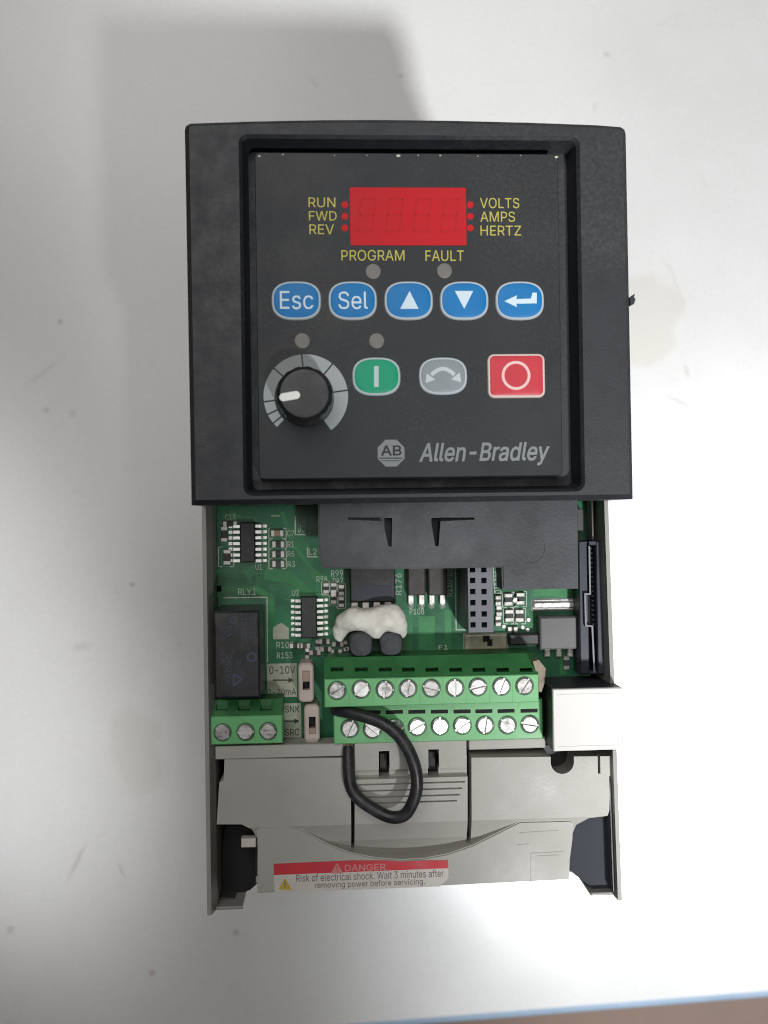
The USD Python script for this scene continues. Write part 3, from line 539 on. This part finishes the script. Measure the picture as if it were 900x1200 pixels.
# ---- small terminal block with three screws
zsb = zsb_; S = RC(246.5, 839, 331, 872, zsb)
st = part('terminal_block', cbox(S[0], S[1], S[2], S[3], ZB, zsb, .18), 'terminal_green', label='small green terminal block with three screws')
sb_ = m3.Manifold.hull_points(np.array([(x, y, z) for x in (S[0], S[2]) for y, z in ((S[3] + .02, ZB), (P(290, 820, 117)[1], ZB), (P(290, 820, 117)[1], 116.5), (S[3] + .02, zsb - .3))], float))
for x in (260, 286, 312): cq = P(x, 829, 117.5); sb_ -= mbox(cq[0] - 1.2, cq[1] - .5, cq[0] + 1.2, cq[1] + 3, 116.6, 125)
part('block_back', sb_, 'terminal_dark', st)
for x, y, g in ((260.5, 858.7, -38), (287.7, 858, 2), (314.2, 857.3, -4)): screw(x, y, 9.6, g, zsb, st)
# ---- larger chips
ic = part('chip', q(410, 655, 463.5, 706, ZB + .3, ZB + 4.2, .3), 'chip_black')
part('chip_sticker', q(415, 686, 459, 703, ZB + 4.18, ZB + 4.24, .01), 'connector_navy', ic)
for x in (415.5, 428.5, 441.5, 454.5):
    a, b, c, d = RC(x - 4, 705, x + 4, 716, ZB + 1.5); part('lead', [cbox(a, b + .3, c, d + .6, ZB + 1.6, ZB + 2.0, .1), cbox(a + .15, b, c - .15, b + .35, ZB, ZB + 1.9, .05)], 'solder', ic)
    part('solder_joint', loft([(ell((a + c) / 2, b - .15, .75, .6, 12), ZB), (ell((a + c) / 2, b - .1, .5, .4, 12), ZB + .5), (ell((a + c) / 2, b, .2, .2, 12), ZB + .8)]), 'solder', ic, smooth=40)
for x0, x1, ps in ((478, 498.5, (481.5, 494)), (502, 524, (506, 518.5))):
    op = part('optocoupler', q(x0, 650, x1, 698, ZB + .2, ZB + 2.4, .25), 'chip_brown')
    for x in ps:
        a, b, c, d = RC(x - 3.2, 698, x + 3.2, 711, ZB + .6); part('lead', cbox(a, b + .5, c, d + .3, ZB + .7, ZB + 1.1, .1), 'solder', op)
        part('solder_joint', loft([(ell((a + c) / 2, b + .3, .72, .8, 12), ZB), (ell((a + c) / 2, b + .5, .6, .6, 12), ZB + .5), (ell((a + c) / 2, b + .6, .3, .3, 12), ZB + .85)]), 'solder', op, smooth=40)
# ---- two dark round chokes and the glue over them
for x, y in ((423, 756), (458.5, 755)):
    c = P(x, y, 119); part('choke_coil', loft([(ell(c[0], c[1], 2.3, 2.35, 28, 2.7), ZB), (ell(c[0], c[1], 2.4, 2.45, 28, 2.7), 117.6), (ell(c[0], c[1], 2.1, 2.15, 28, 2.5), 118.6), (ell(c[0], c[1], 1.3, 1.3, 28, 2.2), 119)]), 'ferrite_grey', smooth=40)
blobs = [((399, 738), 1.7, 115.6), ((404, 729), 2.1, 116.6), ((414, 725), 2.4, 117.2), ((425, 726), 2.3, 117.3), ((436, 727), 2.4, 117.4), ((447, 724), 2.6, 117.6), ((459, 723), 2.7, 117.6), ((466, 732), 2.1, 117.0), ((470, 742), 1.3, 116.2), ((441, 738), 1.9, 117.3), ((397, 748), 1.1, 115.4)]
bc = np.array([[*P(*xy, z)[:2], z] for xy, r, z in blobs]); br = np.array([r for _, r, _ in blobs])
def glue_sdf(x, y, z):
    q_ = (np.array([x, y, z]) - bc) / np.array([1, 1, .8]); d_ = np.sqrt((q_ * q_).sum(1)) - br
    return float(.55 * np.log(np.exp(-d_ / .55).sum()))
lo, hi = bc.min(0) - 4, bc.max(0) + 4
bl = m3.Manifold.level_set(glue_sdf, [*lo, *hi], .42, .25)
mm_ = bl.to_mesh(); bm = trimesh.Trimesh(mm_.vert_properties[:, :3], mm_.tri_verts, process=True); trimesh.smoothing.filter_taubin(bm, iterations=12)
bm.vertices += bm.vertex_normals * (.8 * (meshkit.fbm(bm.vertices * .45, 3) - .5) + .1 * (meshkit.fbm(bm.vertices * 1.6, 3, 5) - .5))[:, None]
part('glue', bm, 'glue_cream', smooth=True, label='lump of cream silicone glue over the two chokes')
# ---- pin socket
ZH = 126.0
ph = RC(548.5, 640, 577.5, 741, ZH); sock = mbox(ph[0], ph[1], ph[2], ph[3], ZB, ZH)
holes = [(x + (r * .12), y) for r, y in enumerate((667.5, 680.3, 693.3, 706.3, 719.5, 732.3)) for x in (553.8, 567)]
for x, y in holes: c = P(x, y, ZH); sock -= mbox(c[0] - .52, c[1] - .52, c[0] + .52, c[1] + .52, ZH - 2.5, ZH + 1)
sk = part('pin_socket', sock, 'header_grey')
for x, y in holes: c = P(x, y, ZH); part('socket_hole', cbox(c[0] - .5, c[1] - .5, c[0] + .5, c[1] + .5, ZH - 2.45, ZH - 1.6, .05), 'slot_dark', sk)
# ---- parts around the power regulator
for x, y in ((584, 704), (585, 716), (584, 728), (601, 738)): chip2(x - 3, y - 3, x + 3, y + 3, 'chip_brown', vert=x < 600)
for x, y, m in ((596, 703, 'chip_black'), (610, 702, 'chip_black'), (597, 722, 'chip_black'), (609, 722, 'chip_black')): chip2(x - 4.5, y - 4.5, x + 4.5, y + 4, m, vert=True); brackets(x - 7, y - 9, x + 7, y + 9)
part('solder_blob', loft([(ell(*P(604, 703, ZB)[:2], 1.0, .8, 12), ZB), (ell(*P(604, 703, ZB)[:2], .7, .5, 12), ZB + .7)]), 'solder', pcb, smooth=40)
for x, y in ((618, 738), (619, 726), (590, 734), (612, 735)): part('solder_blob', loft([(ell(*P(x, y, ZB)[:2], .6, .6, 10), ZB), (ell(*P(x, y, ZB)[:2], .35, .35, 10), ZB + .5)]), 'solder', pcb, smooth=40)
fu = part('fuse', q(545, 743.5, 594, 761, ZB + .02, ZB + 1.2, .2), 'fuse_tan'); silk(strip([(543.5, 742), (595, 742), (595, 762.5), (543.5, 762.5)], .17, ZB, closed=True), 'outline')
part('fuse_element', [q(566, 745, 574, 752, ZB + 1.18, ZB + 1.26, .01), q(571, 749, 577, 757, ZB + 1.18, ZB + 1.27, .01)], 'slot_dark', fu)
for x0, x1 in ((546, 553), (586, 593)): part('end_cap', q(x0, 744, x1, 760.5, ZB + .01, ZB + 1.25, .15), 'fuse_tan', fu)
part('diode', q(597, 743, 633, 756, ZB + .02, ZB + 2.2, .3), 'chip_black')
rg = part('regulator', q(633, 723, 677, 761, ZB + .3, ZB + 3.4, .3), 'chip_grey')
part('cooling_tab', [pbox(625, 705, 676, 713, ZB + .05, ZB + .9, .3, .4)], 'solder', rg, smooth=30); part('solder_joint', loft([(rr(*RC(622, 701, 677, 716, ZB), .6), ZB - .01), (rr(*RC(624, 703, 676, 714, ZB), .6), ZB + .25)]), 'solder', rg)
for x in (641.5, 655, 668.5):
    a, b, c, d = RC(x - 3.5, 760, x + 3.5, 770, ZB + 1); part('lead', cbox(a, b, c, d + .4, ZB + .5, ZB + 1.1, .2), 'solder', rg)
chip2(661, 772, 667, 782, 'chip_brown', vert=True)
# ---- long edge connector at the right
zcn = 117.0
ec = part('edge_connector', [pbox(679, 634, 690, 790, ZB, zcn - .8, .2), pbox(699.5, 634, 709.3, 790, ZB, zcn, .2), pbox(690, 786, 700, 790, ZB, zcn - .2, .1), pbox(690, 634, 700, 639, ZB, zcn - .2, .1)], 'connector_navy')
part('connector_floor', pbox(688, 636, 701, 789, ZB, zcn - 3, .1), 'slot_dark', ec)
part('keyed_wall', strip([(690.5, 640), (691.5, 696), (685.5, 696), (686.5, 733), (694, 734), (696.5, 788)], .34, zcn, .1) , 'connector_edge', ec)
part('keyed_wall', ext(LineString(PP([(690.5, 640), (691.5, 696), (685.5, 696), (686.5, 733), (694, 734), (696.5, 788)], zcn)).buffer(.15, cap_style=2, join_style=2), ZB, zcn - .03), 'connector_navy', ec)
for k in range(26):
    y = 643 + k * 5.6; x = 695 + (y - 640) * .024 + (2 if y > 733 else 0); c = P(x, y, zcn - 1); part('contact_pin', cbox(c[0] - .16, c[1] - .16, c[0] + .16, c[1] + .16, ZB, zcn - 2, .08), 'contact_dull', ec)
for y in (599, 605.5, 612, 621): c = P(691.8, y, ZB); part('solder_joint', loft([(ell(c[0], c[1], .55, .5, 12), ZB), (ell(c[0], c[1], .45, .4, 12), ZB + .4), (ell(c[0], c[1], .2, .2, 12), ZB + .7)]), 'solder', pcb, smooth=40)
part('resistor', q(676, 596, 684, 622, ZB, ZB + 3, .2), 'chip_brown')
# inner guide rail beside the board on the right
part('guide_rail', cbox(bx1 - .4, P(700, 632, ZB)[1], bx1 - .02, 23, ZB + .02, 115.0, .1), 'wall_plastic')
# ---- white network jack
ZJ = 125.0; J = RC(648.5, 807, 730, 879.5, ZJ)
jk = part('network_jack', cbox(J[0] + .03, J[1] + .03, J[2] - .03, J[3] - .03, ZB, ZJ - 1.0, .05), 'jack_dark')
jc = m3.Manifold.hull_points(np.array([(x, y, z) for x, y in rr(*J, .2) for z in (ZJ - .98, ZJ - .15)] + [(x, y, ZJ) for x, y in rr(J[0] + .15, J[1] + .15, J[2] - .15, J[3] - .15, .15)], float)) - mbox(J[0] + .7, J[1] + .9, J[2] - .7, J[1] + .96, ZJ - .1, ZJ + 1) - mbox(J[0] + .7, J[3] - 1.0, J[2] - .7, J[3] - .94, ZJ - .08, ZJ + 1)
part('jack_cap', jc, 'jack_white', jk)

# ---- grey terminal housing below the board
zp = 118.6
def Y(y, z): return P(480, y, z)[1]
ybot = Y(1041, 118)
hs = part('terminal_housing', [cbox(xl + 1.72, ybot + 3, xr(-60) - 3.2, by0 - .05, 100, 113.5, .1)][:0] or [cbox(-31.5, ybot + 1.5, 33, by0 - .03, 60, 113.0, .1)], 'inside_dark')
part('front_wall', cbox(-31.4, ybot, 33.2, ybot + 1.4, 0, 112.9, .2), 'grey_plastic', hs)
# ledge between the terminals and the plates
lx0 = P(252, 876, zp)[0]; lx1 = P(634, 876, zp)[0]; ux = [P(x, 876, zp)[0] for x in (414, 550)]
lgy0, lgy1 = Y(884, zp), min(Lw[1], S[1]) - .03
part('ledge', cbox(lx0, Y(884.5, zp), ux[0], lgy1, 113.02, zp - .4, .15), 'grey_plastic', hs); part('ledge', cbox(ux[1], Y(881.5, zp), lx1 + 1.0, lgy1, 113.02, zp - .4, .15), 'grey_plastic', hs)
# cover plates: flat, then falling away towards the scoop
y965 = Y(964, zp); yend = Y(1012, 114)
def plate(x0, x1, ytop, cut_left=None): return yz_prism([(ytop, 113.02), (yend, 113.02), (yend, 113.6), (Y(1000, 115), 114.6), (Y(982, 117), 117.3), (y965, zp), (ytop + .3, zp), (ytop, zp - .3)][::-1], x0, x1)
lp = mext(PP([(263, 890), (263, 960), (252, 963), (252, 966), (300, 974), (300, 1012), (411.5, 1012), (410.5, 888)], zp), 100, 130)
def tm(mesh): return m3.Manifold(m3.Mesh(np.array(mesh.vertices, np.float32), np.array(mesh.faces, np.uint32)))
def solid(mesh): mesh.merge_vertices(); mesh.fix_normals(); return tm(mesh)
def clip(pts): 
    q_ = PP(pts, zp); q_ = q_ if Polygon(q_).exterior.is_ccw else q_[::-1]; return mext(q_, 100, 130)
PL = solid(plate(-45, 45, Y(884, zp)))
part('cover_plate', PL ^ clip([(263, 890), (262, 915), (257, 917), (254, 966), (283, 966), (295, 972), (301, 984), (301, 1012), (411.8, 1012), (411, 888)]), 'grey_plastic', hs)
rp = PL ^ clip([(552.5, 888), (553, 1012), (672, 1012), (670, 990), (676, 968), (690, 959), (712, 956), (714, 950), (715, 917), (718, 914), (717, 886)])
c1 = P(659, 892, zp); rp -= m3.Manifold.hull_points(np.array([(x, y, z) for z in (112, 130) for x, y in [(c1[0] - 2.3, c1[1] + 4), (c1[0] + 2.3, c1[1] + 4)] + [(c1[0] + 2.35 * math.cos(t), c1[1] - .2 + 2.35 * math.sin(t)) for t in np.linspace(math.pi, 2 * math.pi, 14)]]))
sl = P(702, 895, zp); rp -= mbox(sl[0] - .25, sl[1] - 2, sl[0] + .25, sl[1] + 4, 112, 130)
part('cover_plate', rp, 'grey_plastic', hs)
# ribbed release tongue in the middle
tg = PL ^ clip([(416, 887), (415.5, 1012), (548, 1012), (548, 887)])
y9 = [Y(v_, zp) for v_ in (918, 925.5, 933, 940)]
tx0, tx1 = P(416, 900, zp)[0], P(548, 900, zp)[0]
for k, yy in enumerate(y9): tg -= mbox(tx0 + .6 + .2 * k, yy - .16, tx1 - .6 - .55 * k, yy + .16, zp - .5, zp + 1)
stp = m3.Manifold.hull_points(np.array([(x, y, z) for x in (tx0 - 1, tx1 + 1) for y, z in ((Y(912, zp), zp + .02), (Y(911, zp), zp - 1.2), (Y(880, zp), zp - 1.2), (Y(880, zp), zp + 3), (Y(912, zp), zp + 3))])); tg -= stp
sw_ = [RC(444, 880, 456.5, 912, zp), RC(502, 878, 514.5, 911, zp)]
for w in sw_: tg -= mbox(w[0], w[1], w[2], w[3] + 2, 100, 130)
tgp = part('release_tongue', tg, 'grey_plastic', hs)
up = mbox(tx0, Y(901, zp), tx1 - .2, lgy1, 113.02, zp + .1)
for w in sw_: up -= mbox(w[0], w[1], w[2], w[3], 100, 130)
part('tongue_root', up, 'grey_plastic', hs)
for w in sw_: part('latch', cbox(w[0] + .2, w[1] + .6, w[2] - .2, w[3] - 1.2, 113.02, 115.5, .2), 'inside_dark', hs)
# lip with the curved finger scoop
zlip = 118.66
arcp = [(340, 967), (354, 972), (366, 979), (386, 990), (410, 999), (440, 1005), (470, 1007.3), (495, 1006), (525, 1000.5), (555, 990), (585, 975), (609, 963)]
lq = PP(arcp + [(668, 961.5), (672, 964), (671, 985), (668, 1008), (667, 1031), (480, 1040), (301.5, 1047), (302, 990), (301, 969)], zlip)
lpg = Polygon(lq).buffer(0)
lip = mext(np.array(lpg.exterior.coords)[:-1] if lpg.exterior.is_ccw else np.array(lpg.exterior.coords)[:-1][::-1], 104, zlip - .25)
li = lpg.buffer(-.25, join_style=1); li = np.array(li.exterior.coords)[:-1]; li = li if Polygon(li).exterior.is_ccw else li[::-1]
lip += mext(li, zlip - .26, zlip)
lp_ = part('front_lip', lip, 'grey_plastic', hs, smooth=25)
part('white_tab', pbox(282.5, 983, 300, 993.5, 115, 117, .2), 'label_white', hs)
# faint moulded lettering on the right of the lip
for pts in ([(622, 1000), (660, 998)], [(622, 1000), (622, 1036)], [(630, 1003), (655, 1002)], [(608, 976), (655, 973)], [(606, 990), (620, 989)]): part('moulded_line', strip(pts, .14, zlip, .05), 'wall_plastic', hs)
# warning label
zw = zlip
lab = Polygon(PP([(320.5, 1012), (412, 1008), (525, 1008), (525.5, 1029), (515, 1038.5), (322, 1046)], zw)).difference(Polygon(PP([(340, 940)] + [(x, y + 2.2) for x, y in arcp] + [(609, 940)], zw)))
wl = part('warning_label', ext(lab, zw - .02, zw + .14), 'label_white', hs)
band = lab.intersection(Polygon(PP([(310, 1000), (540, 1000), (540, 1016.5), (310, 1025.5)], zw)))
def lb(mesh, m): part('label_print', mesh, m, hs)
zw += .09
lb(ext(band, zw, zw + .08), 'label_red')
zt_ = zw + .08
lb(text('DANGER', 404, 1012.5, 452, 1020.5, zt_, True), 'danger_pink')
def warn(cx, cy, s, m, m2, z):
    t = Polygon(PP([(cx, cy - s), (cx + s, cy + s * .8), (cx - s, cy + s * .8)], z)).buffer(.12)
    lb(ext(t, z - .02, z + .04), m)
    c = P(cx, cy, z)[:2]; k = (301 - z) / FPX
    lb([ext(sbox(c[0] - .1, c[1] - .1 * s * k, c[0] + .1, c[1] + .55 * s * k), z, z + .07), ext(Point(c[0], c[1] - .42 * s * k).buffer(.12, 4), z, z + .07)], m2)
warn(395, 1018, 6, 'danger_pink', 'label_red', zt_)
warn(334, 1036.5, 6.5, 'label_yellow', 'label_print', zw + .05)
lb(text('Risk of electrical shock. Wait 3 minutes after', 347, 1022, 520, 1030.5, zw + .05), 'label_print')
lb(text('removing power before servicing.', 369, 1031.8, 498, 1040.2, zw + .05), 'label_print')
# ---- jumper wire between two terminals
path = [(394, 832.5, 117.6), (401, 833.3, 119.6), (413, 836, 120.8), (428, 840, 121.8), (449, 848, 123), (467, 862, 124), (481, 884, 124.5), (488, 908, 124.5), (488, 926, 124.3), (482, 944, 123.8), (473, 955.5, 123.2), (458, 957.5, 122.5), (441, 950, 121.8), (424, 939, 121), (413, 926, 120.4), (409, 908, 119.8), (408.3, 890, 119.2), (408.8, 876, 118.2)]
w = add('jumper_wire', sweep([P(*p_) for p_ in path], 1.22, 14, 8), 'wire_black', smooth=40, label='short black jumper wire looped from the main green terminal block over the grey housing', cat='wire')
ec_ = P(408.8, 876, 118.2); e2 = P(409.3, 870, 117.8)
add('bare_end', sweep([ec_, (ec_ + e2) / 2, e2], .55, 8, 4), 'copper', w)
